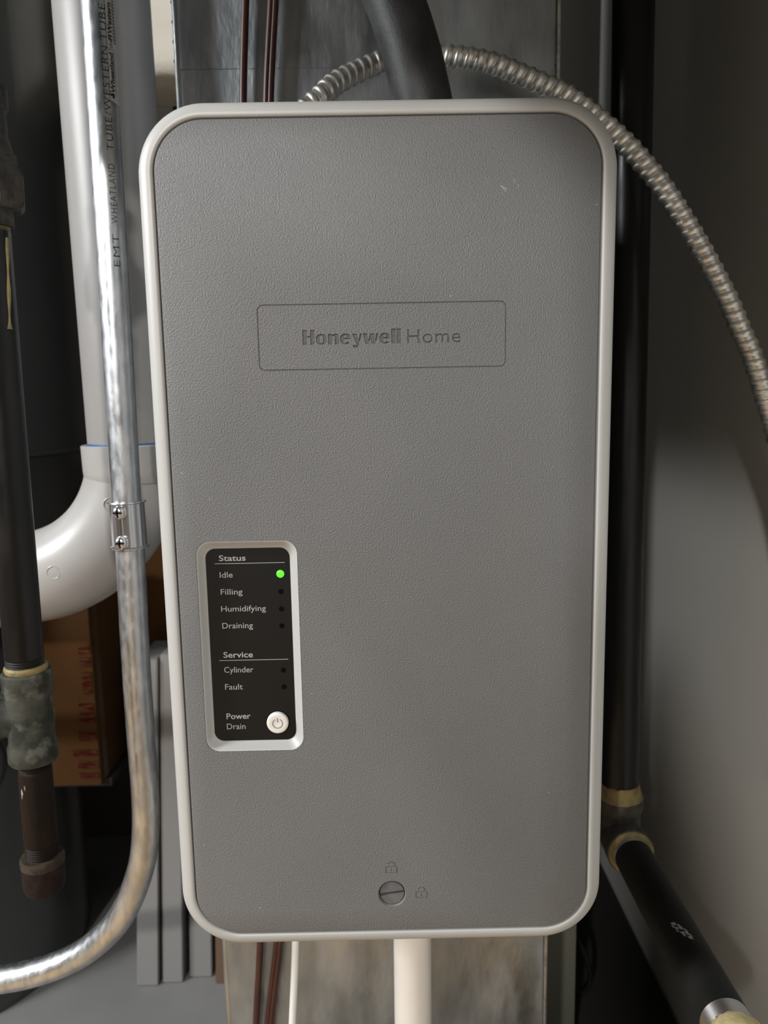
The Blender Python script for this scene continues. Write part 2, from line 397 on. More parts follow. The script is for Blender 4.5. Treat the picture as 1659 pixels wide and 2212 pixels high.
# display opening
dL, dR = (P(424, 1196).x + P(442, 1570).x) / 2, (P(643, 1200).x + P(655.5, 1570).x) / 2
dT, dB = P(535, 1168).z, P(550, 1622.5).z
dw, dh, dc = dR - dL, dT - dB, ((dL + dR) / 2, (dT + dB) / 2)
b2 = bmesh.new(); loft(b2, dw, dh, .0085, [(0, -.002), (0, .012)], c=dc, n=12, cap0=True, cap1=True)
bmesh.ops.recalc_face_normals(b2, faces=b2.faces); t = bpy.data.meshes.new('t'); b2.to_mesh(t); b2.free(); cut.from_mesh(t)
cm = bpy.data.meshes.new('cutter'); cut.to_mesh(cm); cut.free()
co = bpy.data.objects.new('cutter', cm); COL.objects.link(co)
cover = bpy.data.objects.new('cover', cover_solid()); COL.objects.link(cover)
md = cover.modifiers.new('b', 'BOOLEAN'); md.operation = 'DIFFERENCE'; md.solver = 'EXACT'; md.object = co; md.use_self = True
dg = bpy.context.evaluated_depsgraph_get(); dg.update()
cme = bpy.data.meshes.new_from_object(cover.evaluated_get(dg)); bpy.data.objects.remove(cover); bpy.data.objects.remove(co)
print('cover verts', len(cme.vertices))
cme.materials.clear(); cme.name = 'cover'
link('cover', cme, M_cover, hum, ang=28)
tag(bpy.data.objects['cover'], 'leather-grained grey cover with engraved maker name')

# scuffs on the cover
bm = bmesh.new()
for x, y, dx, dy, w in ((1081, 401, 14, 8, 1.6), (1084, 405, 9, 9, 1.0), (1111, 386, 1, 10, .8), (1120, 398, -1, 8, .8), (1287, 441, 4, 2, 1.6), (972, 641, 3, -4, 1.4), (390, 1020, 6, 4, .9), (452, 1075, 1, 7, .9),
                     (672, 1497, 2, 2, 1.6), (1184, 1712, 2, 1, 1.4), (440, 1824, 1, 4, 1.2), (558, 1959, 5, 3, 1.0), (1090, 470, 1, 6, .7)):
    a, b_ = P(x, y), P(x + dx, y + dy); n_ = Vector((-(b_ - a).z, 0, (b_ - a).x)).normalized() * w / 7200
    bm.faces.new([bm.verts.new(q + Vector((0, -.00006, 0))) for q in (a - n_ * .3, b_ - n_, b_ + n_ * .4, a + n_)])
so = obj('scuff_marks', bm, mat('pale_scuff', (.45, .44, .42), .6), bpy.data.objects['cover'], False); so['kind'] = 'stuff'
# display surround (concave frame) and panel
bm = bmesh.new(); PY = .0056
iL, iR = (P(444.5, 1200, PY).x + P(462, 1570, PY).x) / 2, (P(626.8, 1200, PY).x + P(638.5, 1570, PY).x) / 2
iT, iB = P(535, 1184, PY).z, P(550, 1599.5, PY).z
iw, ih, ic = iR - iL, iT - iB, ((iL + iR) / 2, (iT + iB) / 2)
out = rrect(dw - .0002, dh - .0002, .0085, 12); rings = []
inn = rrect(iw, ih, .0062, 12)
for f, y in ((0, .0004), (.03, .0001), (.08, .0002), (.25, .0012), (.5, .0029), (.75, .0044), (.93, .0053), (1, .0056), (1, .0075)):
    rings.append([bm.verts.new((dc[0] + (1 - f) * a[0] + f * (b_[0] + ic[0] - dc[0]), y, dc[1] + (1 - f) * a[1] + f * (b_[1] + ic[1] - dc[1]))) for a, b_ in zip(out, inn)])
rings.append([bm.verts.new((dc[0] + a[0], .0078, dc[1] + a[1])) for a in out]); rings.append(rings[0])
for a, b_ in zip(rings, rings[1:]):
    for k in range(len(a)): bm.faces.new((a[k], a[(k + 1) % len(a)], b_[(k + 1) % len(a)], b_[k]))
obj('display_surround', bm, M_rim, hum, ang=60)
panel = bpy.data.objects
bm = bmesh.new(); loft(bm, iw + .0004, ih + .0004, .0062, [(0, .0074), (0, .0060)], c=ic, n=12, cap0=True, cap1=True)
panel = obj('display_panel', bm, M_panel, hum)
TY = .00595
for s, x, y, w, bold in (('Status', 473, 1212, 57.7, .013), ('Idle', 474.8, 1248, 28, 0), ('Filling', 477, 1284.8, 47, 0), ('Humidifying', 478, 1321.4, 96.5, 0),
                         ('Draining', 480.5, 1357.8, 66, 0), ('Service', 483, 1420.9, 63.5, .013), ('Cylinder', 484.5, 1453.2, 63, 0), ('Fault', 486.5, 1489.8, 38, 0),
                         ('Power', 489.5, 1553.4, 52, .013), ('Drain', 490.5, 1575.4, 40, 0)):
    print_text('printed_word', s, (x, y), w, 12, TY, M_print, panel, bold)
for x0, x1, y in ((464, 615, 1218), (473.5, 622.7, 1427)):
    a, e = P(x0, y, TY), P(x1, y - 1.5, TY); bm = bmesh.new(); box(bm, (a.x, TY, a.z - .00018), (e.x, .0062, a.z + .00018)); obj('printed_rule', bm, M_print, panel, False)
c = P(605.5, 1239.5, .006); bm = bmesh.new(); lathe(bm, c, (0, -1, 0), [(-.0005, .0024), (.0002, .0024), (.0006, .0019), (.0008, .0009)], n=24)
tag(obj('status_light', bm, M_led, panel), 'lit green status light')
for x, y in ((607, 1278), (608, 1315.5), (609, 1352), (612.5, 1447.5), (613.8, 1483.5)):
    c = P(x, y, .006); bm = bmesh.new(); lathe(bm, c, (0, -1, 0), [(-.0005, .00165), (.0001, .00165), (.0001, .0011)], n=20); obj('unlit_light', bm, M_hole, panel)
c = P(600, 1560.5, .005)
bm = bmesh.new(); lathe(bm, (c.x, .0062, c.z), (0, -1, 0), [(0, .0069), (.0002, .0069), (.0019, .0069), (.0026, .0066), (.0029, .0060), (.0030, .005), (.0028, .003), (.0027, .0005)], n=48)
btn = obj('power_button', bm, M_button, hum)
bm = bmesh.new()
tube(bm, [(c.x + .0031 * math.sin(a), .0034, c.z + .0031 * math.cos(a)) for a in [math.radians(32 + (296) * k / 30) for k in range(31)]], .00032, 8)
tube(bm, [(c.x, .0034, c.z + .0008), (c.x, .0034, c.z + .0036)], .00032, 8)
obj('power_symbol', bm, mat('button_mark', (.22, .215, .205), .6), btn)
bm = bmesh.new(); loft(bm, .0148, .0148, .0073, [(0, .0068), (0, .0058)], c=(c.x, c.z), n=14, cap0=True, cap1=True); obj('button_gap', bm, M_hole, btn)
# lock screw: two half heads with a slot between
bm = bmesh.new()
ang = math.radians(7); ca, sa = math.cos(ang), math.sin(ang)
def half(sgn, s0):
    pts = []; R_ = .0079; a0 = math.asin(s0 / R_)
    for k in range(25):
        a = a0 + (PI - 2 * a0) * k / 24; pts.append((R_ * math.cos(a), sgn * R_ * math.sin(a)))
    return pts
for sgn in (1, -1):
    pts = half(sgn, .0010); ring = []
    for sc_, y in ((1, .006), (1, .0014), (.975, .0010)):
        cy = sgn * .0035
        ring.append([bm.verts.new((sc.x + (x * sc_) * ca - (cy + (z - cy) * sc_) * sa, y, sc.z + (x * sc_) * sa + (cy + (z - cy) * sc_) * ca)) for x, z in pts])
    for a, b_ in zip(ring, ring[1:]):
        for k in range(len(a)): bm.faces.new((a[k], a[(k + 1) % len(a)], b_[(k + 1) % len(a)], b_[k]))
    bm.faces.new(ring[-1])
lathe(bm, (sc.x, .0098, sc.z), (0, -1, 0), [(0, .0082), (.0062, .0079)], n=40)
obj('lock_screw', bm, M_screw, hum)

# ================================================================== SHEET METAL DUCT
duct = thing('sheet_metal_duct', 'tall rectangular galvanised sheet metal duct behind the humidifier', 'duct')
DY = .190
xl, xr = P(388, 215, DY).x, P(1203, 150, DY).x
bm = bmesh.new(); box(bm, (xl, DY, 0), (xr, DY + .34, 2.39), .003)
box(bm, (-.26, -.12, 1.03), (-.06, 0, 1.75), .003)  # unseen box above the view, added to block lamp glare on the duct
box(bm, (-.155, -1.3, 1.16), (.175, DY + .33, 1.75), .003); obj('duct_body_and_blockers', bm, M_duct, duct)  # unseen overhead box, added to shade the upper right wall
bm = bmesh.new(); box(bm, (xr - .0005, DY - .0022, 0), (xr + .0022, DY + .012, 2.38), .0006); obj('corner_seam', bm, mat('seam_edge', (.62, .64, .64), .35, 1, col2=(.4, .42, .42), cscale=150), duct)
bm = bmesh.new(); tube(bm, [(xl, DY + .003, 0), (xl, DY + .003, 2.38)], .0032, 12); obj('corner_hem', bm, M_duct, duct)
z = P(600, 148, DY).z
bm = bmesh.new(); box(bm, (xl + .001, DY - .0002, z), (xr, DY + .002, z + .0005)); obj('cross_crease', bm, M_duct, duct)

# ================================================================== PVC VENT
vent = thing('vent_pipe', 'thick grey-white plastic vent pipe curving away to the left through an elbow', 'pipe')
VY = .262
def vp(x, y): return P(x, y, VY)
vr = 97 / FPX * (VY - CAM.y)*1.0
top = vp(215, -60); base = vp(289, 958)
bm = bmesh.new(); tube(bm, [base, top, Vector((top.x - .01, VY, 2.39))], .0405, 48); obj('straight_pipe', bm, M_pvc, vent)
bm = bmesh.new(); d = (top - base).normalized(); lathe(bm, base - d * .001, d, [(0, .0406), (.0012, .0410), (.0026, .0406)], n=48, cap=False); obj('primer_line', bm, M_blue, vent)
bm = bmesh.new(); lathe(bm, base, -d, [(0, .0408), (0, .0458), (.0008, .0466), (.024, .0462), (.028, .0458), (.0315, .0445), (.034, .0436)], n=48, cap=False); obj('socket_collar', bm, M_elbow, vent)
arc = [vp(44 + 247 * math.cos(a), 1000 - 247 * math.sin(a)) for a in [math.radians(0 - 90 * k / 24) for k in range(25)]]
arc = [base - d * .010, base - d * .024] + arc + [arc[-1] + Vector((-.03, 0, -.001))]
bm = bmesh.new(); tube(bm, arc, .0435, 48); elb = obj('elbow', bm, M_elbow, vent)
e0 = arc[-2]; bm = bmesh.new(); lathe(bm, e0 + Vector((.0, 0, 0)), (-1, 0, -.02), [(0, .0438), (.004, .0450), (.006, .0466), (.045, .0468), (.046, .043)], n=48, cap=False); obj('socket_collar', bm, M_elbow, vent)
bm = bmesh.new(); tube(bm, [e0 + Vector((-.02, 0, 0)), e0 + Vector((-.9, 0, -.02))], .0405, 40); obj('straight_pipe', bm, M_pvc, vent)
for x, y, dd in ((115, 1237, .0457), (238, 1090, .0452)):       # gate marks on the elbow
    q = P(x, y, VY - .0430); bm = bmesh.new(); n_ = 28
    tube(bm, [q + Vector((.0058 * math.cos(a), 0, .0058 * math.sin(a))) for a in [2 * PI * k / n_ for k in range(n_ + 1)]], .0006, 6)
    obj('gate_mark', bm, M_elbow, elb)

# ================================================================== EMT CONDUIT
emt = thing('steel_conduit', 'galvanised steel conduit with printed lettering and coupling, bending left at the bottom', 'conduit')
EY = .160; ER = .0115
cp = [(172.5, -600), (200, -150), (209, 0), (243, 560), (273, 1070), (281, 1185), (292, 1400), (306, 1610), (313, 1700), (315, 1790), (306, 1868), (277, 1951), (234, 2013), (162, 2068), (60, 2105), (-60, 2122), (-220, 2130)]
up_ = P(*cp[0], EY)
pts = crom([Vector((up_.x - .05, EY, 2.39))] + [P(x, y, EY) for x, y in cp], 8)
bm = bmesh.new(); tube(bm, pts, ER, 40); obj('tube', bm, M_emt, emt)
ca0, ca1 = P(273.5, 1082, EY), P(281, 1182, EY); ax = (ca1 - ca0).normalized(); L = (ca1 - ca0).length
bm = bmesh.new(); lathe(bm, ca0, ax, [(0, ER), (0, .0150), (.0008, .0153), (.0014, .0148), (.0018, .0136), (L - .0018, .0136), (L - .0014, .0148), (L - .0008, .0153), (L, .0150), (L, ER)], n=48, cap=False)
cpl = obj('coupling', bm, M_zinc, emt)
bm = bmesh.new()
def ctr(y):
    z = P(243 + (y - 560) * .0607, y, EY).z
    for a, b in zip(pts, pts[1:]):
        if b.z <= z <= a.z: return a.lerp(b, (a.z - z) / max(1e-9, a.z - b.z))
    return pts[0]
def cyl_pt(c, t, ang, r): # point on the conduit: ang 0 faces the camera side, positive to the right
    side = Vector((1, 0, 0)); side = (side - t * side.dot(t)).normalized(); fr = t.cross(side); fr = fr if fr.y < 0 else -fr
    return c + (fr * math.cos(ang) + side * math.sin(ang)) * r
for a in (-.02, .52):
    tube(bm, [cyl_pt(ca0 + ax * .002, ax, a, .0137), cyl_pt(ca1 - ax * .002, ax, a, .0137)], .0004, 6)
q = [cyl_pt(ca0 + ax * h, ax, a, .0133) for h, a in ((.010, -.40), (.010, .30), (L - .010, .30), (L - .010, -.40))]
hexa(bm, q, (cyl_pt(ca0, ax, -.2, 1) - ca0) * .0010, .0002)
obj('coupling_pad', bm, M_zinc, cpl)
for f in (.19, .83):
    a = -.10; cc = cyl_pt(ca0 + ax * L * f, ax, a, .0125); n_ = (cyl_pt(ca0, ax, a, 1) - ca0).normalized()
    bm = bmesh.new(); lathe(bm, cc, n_, [(0, .0052), (.0018, .0052), (.0022, .0046), (.0030, .0049), (.0046, .0049), (.0058, .0040), (.0064, .0022)], n=28)
    sv = ax.cross(n_).normalized(); s = obj('set_screw', bm, M_zinc, cpl)
    bm = bmesh.new()
    for u_, w_ in ((ax, sv), (sv, ax)):
        t_ = cc + n_ * .0056
        hexa(bm, [t_ + u_ * .0036 + w_ * .0006, t_ + u_ * .0036 - w_ * .0006, t_ - u_ * .0036 - w_ * .0006, t_ - u_ * .0036 + w_ * .0006], n_ * .00095)
    tag(obj('screw_slot', bm, M_hole, cpl, False))
# lettering wrapped on the tube, read from below upwards
def wrap_text(name, s, y0, y1, ang, hgt, m, bold=0, r=ER + .00025, skew=0, spacing=1.0):
    me = text_mesh(s, bold, spacing=spacing); b = bounds(me)
    t_ = (ctr(y1) - ctr(y0)).normalized(); LL = 1.0
    bmx = bmesh.new(); bmx.from_mesh(me)
    for v in bmx.verts:
        h = (v.co.x - b[0]) / (b[1] - b[0]) * LL; a = ang - (v.co.y / capheight() - .5) * hgt / ER + skew * h / LL
        v.co = cyl_pt(ctr(y0 + (y1 - y0) * h), t_, a, r)
    me2 = bpy.data.meshes.new(name); bmx.to_mesh(me2); bmx.free(); return link(name, me2, m, emt, False)
for s, y0, y1 in (('EMT', 580, 512), ('WHEATLAND', 489, 362), ('TUBE/WESTERN', 334, 112), ('TUBE', 100, 22)):
    wrap_text('printed_word', s, y0, y1, .60, .0048, M_ink2, -.012, spacing=1.15)
bm = bmesh.new(); n_ = 14; a0s, a1s = .80, 1.95
t_ = (ctr(220) - ctr(-100)).normalized(); rows = []
for y in [-150 + 375 * k / 30 for k in range(31)]:
    rows.append([bm.verts.new(cyl_pt(ctr(y + (12 * k / n_ if y > 220 else 0)), t_, a0s + (a1s - a0s) * k / n_, ER + .00022)) for k in range(n_ + 1)])
for a, b in zip(rows, rows[1:]):
    for k in range(n_): bm.faces.new((a[k], a[k + 1], b[k + 1], b[k]))
obj('label_sticker', bm, M_label, emt)
wrap_text('printed_word', 'Wheatland', 208, 122, 1.03, .0036, M_ink, .022, ER + .0004)
wrap_text('printed_word', 'Tube', 118, 96, 1.03, .0032, M_ink, -.01, ER + .0004)
wrap_text('printed_word', 'Western', 82, 14, 1.03, .0036, M_ink, .022, ER + .0004)
wrap_text('printed_word', 'Tube', 10, -12, 1.03, .0032, M_ink, -.01, ER + .0004)
# small printed marks: arrow before Wheatland, ring before Western, bar lines
c0 = P(221.5, 216, EY); bm = bmesh.new()
def lp(y, a): return cyl_pt(ctr(y), t_, a + .23, ER + .0004)
for quad in (((220, .72), (220, .88), (209, .88), (209, .72)), ((216, .60), (216, .70), (211, .74), (211, .56)), ((95, .66), (95, .94), (92, .94), (92, .66)), ((87, .66), (87, .94), (84, .94), (84, .66)), ((95, .66), (95, .72), (84, .72), (84, .66)), ((92, .78), (92, .84), (87, .84), (87, .78))):
    bm.faces.new([bm.verts.new(lp(y, a)) for y, a in quad])
for k in range(16):
    y = 98 - k * 7; bm.faces.new([bm.verts.new(lp(yy, a)) for yy, a in ((y, 1.16), (y, 1.36), (y - 4, 1.36), (y - 4, 1.16))])
for y, w in ((206, 92), (96, 90)):
  for yq in range(y - w, y, 9):
    bm.faces.new([bm.verts.new(lp(yy, a)) for yy, a in ((yq + 9, 1.05), (yq + 9, 1.08), (yq, 1.08), (yq, 1.05))])
obj('printed_marks', bm, M_ink, emt, False)

# ================================================================== LEFT GAS PIPE
lg = thing('gas_pipe', 'black iron gas pipe at the left edge with corroded tee and rusty capped end', 'pipe')
LY = .078
def lp_(x, y): return P(x, y, LY)
def threads(p, axis, length, r, pitch=.0018, amp=.0007):
    prof = []; n_ = int(length / pitch)
    for k in range(n_): prof += [(k * pitch, r), (k * pitch + pitch * .5, r - amp)]
    prof.append((n_ * pitch, r)); return prof
A, B = lp_(-24, 500), lp_(54, 1440)
bm = bmesh.new(); tube(bm, [lp_(52.5, 1418), A], .01335, 40); obj('pipe', bm, M_black, lg)
up = (A - B).normalized()
bm = bmesh.new(); lathe(bm, lp_(54.5, 1444), up, threads(0, 0, .0105, .0132), n=32); obj('pipe_thread', bm, M_blackm, lg)
bm = bmesh.new(); t0 = lp_(57, 1452)
lathe(bm, t0 + up * .004, up, [(-.004, .0140), (0, .0150), (.0012, .0146), (.0020, .0136)], n=40); obj('sealant_ring', bm, M_dope, lg)
# tee
Lt = (lp_(57, 1448) - lp_(74, 1642)).length; tp = lp_(57, 1447)
prof = [(0, .0140), (.0002, .0164), (.0015, .0174), (.013, .0174), (.0155, .0160), (.019, .0158), (Lt * .5, .0166), (Lt - .016, .0158), (Lt - .012, .0172), (Lt - .002, .0172), (Lt, .0160), (Lt, .0128)]
bm = bmesh.new(); lathe(bm, tp, -up, prof, n=40)
mid = tp - up * (Lt * .50)
lathe(bm, mid, (-1, 0, 0), [(0, .0150), (.014, .0154), (.018, .0158), (.020, .0172), (.034, .0172), (.035, .016)], n=36)
obj('tee_fitting', bm, M_corr, lg)
bm = bmesh.new(); tube(bm, [mid + Vector((-.03, 0, 0)), mid + Vector((-.5, 0, 0))], .0133, 24); obj('branch_pipe', bm, M_blackm, lg)
n0, n1 = lp_(74, 1640), lp_(91, 1850); dn = (n1 - n0).normalized(); Ln = (n1 - n0).length
bm = bmesh.new(); lathe(bm, n0, dn, [(h, r) for h, r in threads(0, 0, .008, .0116)] + [(.009, .0118), (Ln - .012, .0118)] + [(Ln - .012 + h, r) for h, r in threads(0, 0, .012, .0117)], n=36); obj('nipple', bm, M_rust, lg)
c0 = lp_(91, 1846)
bm = bmesh.new(); lathe(bm, c0, dn, [(.000, .0120), (0, .0148), (.002, .0158), (.0065, .0156), (.0075, .0148)], n=36); obj('cap_rim', bm, mat('pale_sealant', (.05, .038, .025), .7, col2=(.025, .017, .012), spec=.2, cscale=90, bump=.5, bscale=200), lg)
bm = bmesh.new(); lathe(bm, c0 + dn * .0070, dn, [(0, .0150), (.002, .0152), (.016, .0150), (.020, .0138), (.022, .010)], n=36); obj('pipe_cap', bm, M_brownc, lg)
# union above
u0 = lp_(-22, 510)
bm = bmesh.new(); lathe(bm, u0, up, threads(0, 0, .010, .0130), n=32); tag(obj('pipe_thread', bm, M_dope, lg), 'threads smeared with yellow sealant')
bm = bmesh.new()
lathe(bm, u0 + up * .006, up, [(0, .0135), (0, .0165), (.012, .0165), (.014, .0175), (.020, .018)], n=8)
lathe(bm, u0 + up * .0165, up, [(0, .022), (.003, .0245), (.022, .0250), (.026, .0225), (.034, .0215)], n=8)
lathe(bm, u0 + up * .049, up, [(0, .0205), (.004, .0185), (.014, .0160), (.030, .0155), (.032, .0175), (.044, .0175)], n=24)
obj('union', bm, M_union, lg, ang=20)
bm = bmesh.new(); tube(bm, [u0 + up * .09, u0 + up * 1.0 + Vector((0, 0, 0))], .01335, 32); obj('pipe', bm, M_black, lg)
bm = bmesh.new(); dr = []
for k in range(14):
    yy = 516 + k * 15.2; cc = lp_(-24 + (yy - 500) * .083, yy); dr.append(cyl_pt(cc, up, 1.32 - .26 * k / 13 * 1.0, .01345))
tube(bm, dr, [.0011 + .0004 * math.sin(k) for k in range(13)] + [.0019], 10); obj('sealant_drip', bm, M_dope, lg)

# ================================================================== RIGHT GAS PIPE
rg = thing('gas_pipe', 'black iron gas pipe right of the humidifier, turning forward at a yellow-sealed elbow', 'pipe')
RY = .215; RP = .0167
t0, t1 = P(1369, 0, RY), P(1338, 1700, RY); dn = (t1 - t0).normalized()
bm = bmesh.new(); tube(bm, [t1, t0, Vector((t0.x + .003, RY, 2.39))], RP, 44); obj('pipe', bm, M_black, rg)
bm = bmesh.new(); c0 = P(1339.5, 1692, RY)
lathe(bm, c0, dn, [(-.002, .0168), (.001, .0178), (.006, .0184), (.009, .0200), (.012, .0208), (.0135, .0200)], n=36)
for v in bm.verts: v.co += Vector((random.uniform(-1, 1), random.uniform(-1, 1), random.uniform(-1, 1))) * .00035
obj('sealant_ring', bm, M_dope, rg)
c1 = c0 + dn * .0125
bm = bmesh.new(); lathe(bm, c1, dn, [(0, .0175), (0, .0208), (.0015, .0212), (.010, .0210), (.013, .0190), (.030, .0190), (.044, .0185), (.052, .0150), (.056, .007)], n=36)
pc = c1 + dn * .036                                # centre of the elbow; the front arm starts here
fa = Vector((0, -1, 0))
lathe(bm, pc, fa, [(0, .0188), (.020, .0190), (.023, .0212), (.034, .0214), (.035, .0205), (.035, .0175)], n=40, cap=False)
obj('elbow_fitting', bm, M_union, rg)
bm = bmesh.new(); lathe(bm, pc + fa * .0345, fa, [(0, .0204), (.0008, .0204), (.0022, .0180), (.0028, .0166)], n=40)
obj('sealant_ring', bm, M_dope, rg)
bm = bmesh.new(); lathe(bm, pc + fa * .034, fa, [(h, r) for h, r in threads(0, 0, .010, .0164)], n=40); obj('pipe_thread', bm, M_thread, rg)
endp = P(1590, 2178, -.012)
bm = bmesh.new(); ln = pc.y - endp.y - .004
tube(bm, [pc + fa * .042, pc + fa * ln], RP, 44); fp = obj('front_pipe', bm, M_blackm, rg)
bm = bmesh.new(); lathe(bm, pc + fa * (ln), fa, [(h, r) for h, r in threads(0, 0, .013, .0165)], n=40); obj('pipe_thread', bm, M_thread, rg)
bm = bmesh.new()
lathe(bm, pc + fa * (ln + .0115), fa, [(0, .0166), (.0005, .0172), (.004, .0185), (.009, .0200), (.014, .0212), (.020, .0216), (.045, .0216), (.05, .018)], n=44)
for v in bm.verts:
    v.co += Vector((random.uniform(-1, 1), random.uniform(-1, 1), random.uniform(-1, 1))) * .0006
obj('sealant_collar', bm, M_dopeb, rg, ang=80)
# white paint smear on the forward pipe
bm = bmesh.new(); cpx = pc + fa * (ln - .065)
for k in range(7):
    y0 = -.010 + k * .0028; w = (.0010, .0018, .0016, .0022, .0016, .0018, .0008)[k]; a = math.radians(112 - k * 3.5)
    def sp(a_, yy): return Vector((pc.x, cpx.y, pc.z)) + Vector((math.cos(a_) * (RP + .0002), -yy, math.sin(a_) * (RP + .0002)))
    bm.faces.new([bm.verts.new(sp(*q)) for q in ((a + w * 110, y0), (a + w * 85, y0 + .0024), (a - w * 110, y0 + .0038), (a - w * 70, y0 + .0006))])
obj('paint_smear', bm, mat('dried_paint', (.30, .30, .30), .8), fp, False)

# ================================================================== FLEXIBLE METAL CONDUIT
path = [(690, 213, .125), (719, 184, .135), (757, 162, .146), (796, 145, .154), (825, 134, .158), (900, 122, .164), (969, 121, .165), (1055, 135, .165), (1138, 167, .165), (1180, 185, .165),
        (1222, 205, .164), (1275, 243, .162), (1320, 281, .160), (1363, 322, .158), (1403, 368, .156), (1430, 402, .154), (1471, 465, .152), (1514, 537, .149), (1568, 639, .145), (1599, 711, .142), (1629, 781, .140), (1673, 927, .136), (1700, 1030, .13), (1725, 1180, .125)]
pp = [P(*q) for q in path]; s0 = pp[0]
pp = [Vector((s0.x - .032, .105, .954)), Vector((s0.x - .022, .115, s0.z - .022))] + pp
pitch = .0079; step = pitch / 14
cp_ = resample(crom(pp, 14), step)
def ridge(s, th, i):
    f = (s / pitch + th / (2 * PI)) % 1.0
    if f < .62: h = math.sin(PI * f / .62) ** .7
    else: h = .22 * math.sin(PI * (f - .62) / .38)
    return .0069 + .00135 * h
bm = bmesh.new(); tube(bm, cp_, 0, 28, True, ridge)
fx = obj('flexible_conduit', bm, M_fmc, ang=80); tag(fx, 'ribbed flexible metal conduit arching over the humidifier and down to the right', 'conduit')

# ================================================================== BLACK RUBBER HOSE
pp = [P(912, 214, .112), P(887, 108, .114), P(851, 0, .118), P(800, -110, .12), P(740, -240, .12)]
pp = [Vector((pp[0].x + .004, .11, .9535)), Vector((pp[0].x + .003, .111, .97))] + pp
bm = bmesh.new(); tube(bm, crom(pp, 12), .0203, 40)
tag(obj('steam_hose', bm, M_hose), 'thick black rubber hose rising from the top of the humidifier', 'hose')

# ================================================================== CABLES
def smooth(pts, step=.012, it=12):
    pts = [Vector(p) for p in pts]; e = pts[-1]; q = resample(pts, step)
    for _ in range(it): q = [q[0]] + [(a + 2 * b + c) / 4 for a, b, c in zip(q, q[1:], q[2:])] + [q[-1]]
    return q
def cable(name, pts, r, m, label, cat, group=None, n=14):
    bm = bmesh.new(); tube(bm, smooth(pts), r, n); return tag(obj(name, bm, m), label, cat, group)
CY = .1835
cable('brown_cable', [P(535, -160, CY), P(531, -10, CY), P(523, 215, CY), P(565, 2030, CY), P(556, 2130, CY), P(552, 2240, CY), P(548, 2330, CY)], .0030, M_cable, 'thin dark red-brown cable on the duct, the left of the two', 'cable')
bm = bmesh.new()
for dx in (-.0017, .0017):
    q = [P(597, -160, CY), P(592, -10, CY), P(577, 215, CY), P(606, 2030, CY), P(592, 2110, CY), P(580, 2200, CY), P(572, 2330, CY)]
    tube(bm, [v + Vector((dx, 0, 0)) for v in smooth(q)], .0026, 14)
tag(obj('brown_cable', bm, M_cable), 'thicker two-lobed red-brown cable on the duct, the right of the two', 'cable')
q = P(641, 2030, .15)
cable('white_cord', [Vector((q.x + .001, .15, .45)), q, P(634, 2150, .15), P(628, 2300, .15)], .0033, M_cord, 'slim white cord hanging under the humidifier beside the brown cables', 'cord')
q = P(891, 2035, .12)
bm = bmesh.new(); e = P(893, 2290, .12); tube(bm, [Vector((q.x, .12, .446)), q, e, Vector((e.x, .12, .0))], .0156, 36)
tag(obj('drain_pipe', bm, M_drain), 'cream plastic drain pipe coming down from under the humidifier', 'pipe')
cable('electric_cord', [P(1225, 1985, .42), P(1250, 2040, .42), P(1275, 2072, .42), P(1287, 2105, .42), P(1282, 2150, .42), P(1262, 2168, .42), P(1238, 2162, .42), P(1222, 2150, .44)], .0032, M_blackc, 'thin black looped cord at lower right of the duct', 'cord')
cable('black_tube', [P(-150, 1560, .2), P(-40, 1590, .2), P(0, 1580, .2), P(14, 1620, .2), P(8, 1680, .2), P(-20, 1730, .2), P(-130, 1760, .2)], .0085, M_blackc, 'black rubber tube bulging in at the left edge below the corroded tee', 'tube')
# bead chain at the duct's left edge
ch = thing('bead_chain', 'small dark bead chain hanging at the left edge of the duct', 'chain')
x0, z0 = P(379, 60, .2), P(384, 165, .2)
me = None
zz = x0.z + .10; k = 0
while zz > z0.z:
    if me is None:
        bm = bmesh.new(); bmesh.ops.create_uvsphere(bm, u_segments=10, v_segments=8, radius=.0022); o = obj('bead', bm, M_blackc, ch); me = o.data
    else:
        o = bpy.data.objects.new('bead', me); COL.objects.link(o); o.parent = ch
    o.location = (xl - .0026 + .0008 * math.sin(k * 2.1), .2, zz); zz -= .0048; k += 1
bm = bmesh.new(); tube(bm, [(xl - .0026, .2, x0.z + .12), (xl - .0026, .2, z0.z)], .0006, 6); obj('chain_cord', bm, M_blackc, ch)

# ================================================================== BACKGROUND
tk = thing('round_tank', 'large dark painted round tank standing at the far left behind the pipes', 'tank')
tc_, tr = Vector((-.655, .58, 0)), .262
bm = bmesh.new(); zs = P(120, 995, .40).z
lathe(bm, tc_, (0, 0, 1), [(0, .20), (.555, .20), (.56, tr), (zs - .002, tr), (zs, tr + .0012), (zs + .001, tr + .003), (zs + .004, tr + .003), (zs + .005, tr + .001), (1.9, tr + .001)], n=96); obj('tank_shell', bm, M_tank, tk)
for x, y in ((60, 955), (64, 999)):
    q = P(x, y, .36); d_ = Vector((q.x - tc_.x, q.y - tc_.y, 0)).normalized(); bm = bmesh.new()
    p_ = tc_ + d_ * (tr + .0005); p_.z = q.z
    lathe(bm, p_, d_, [(0, .005), (.002, .0045), (.004, .002)], n=12); obj('rivet', bm, M_tank, tk)
# cream fabric-wrapped bundle, upper left
bm = bmesh.new()
a, b_ = P(318, 154, .60), P(400, 154, .60)
r = box(bm, (a.x - .05, .60, a.z), (xl+.02, .735, 2.39), .02, 4)
tag(obj('insulation_wrap', bm, M_cream), 'cream fabric wrap seen between the vent pipe and the duct', 'insulation')
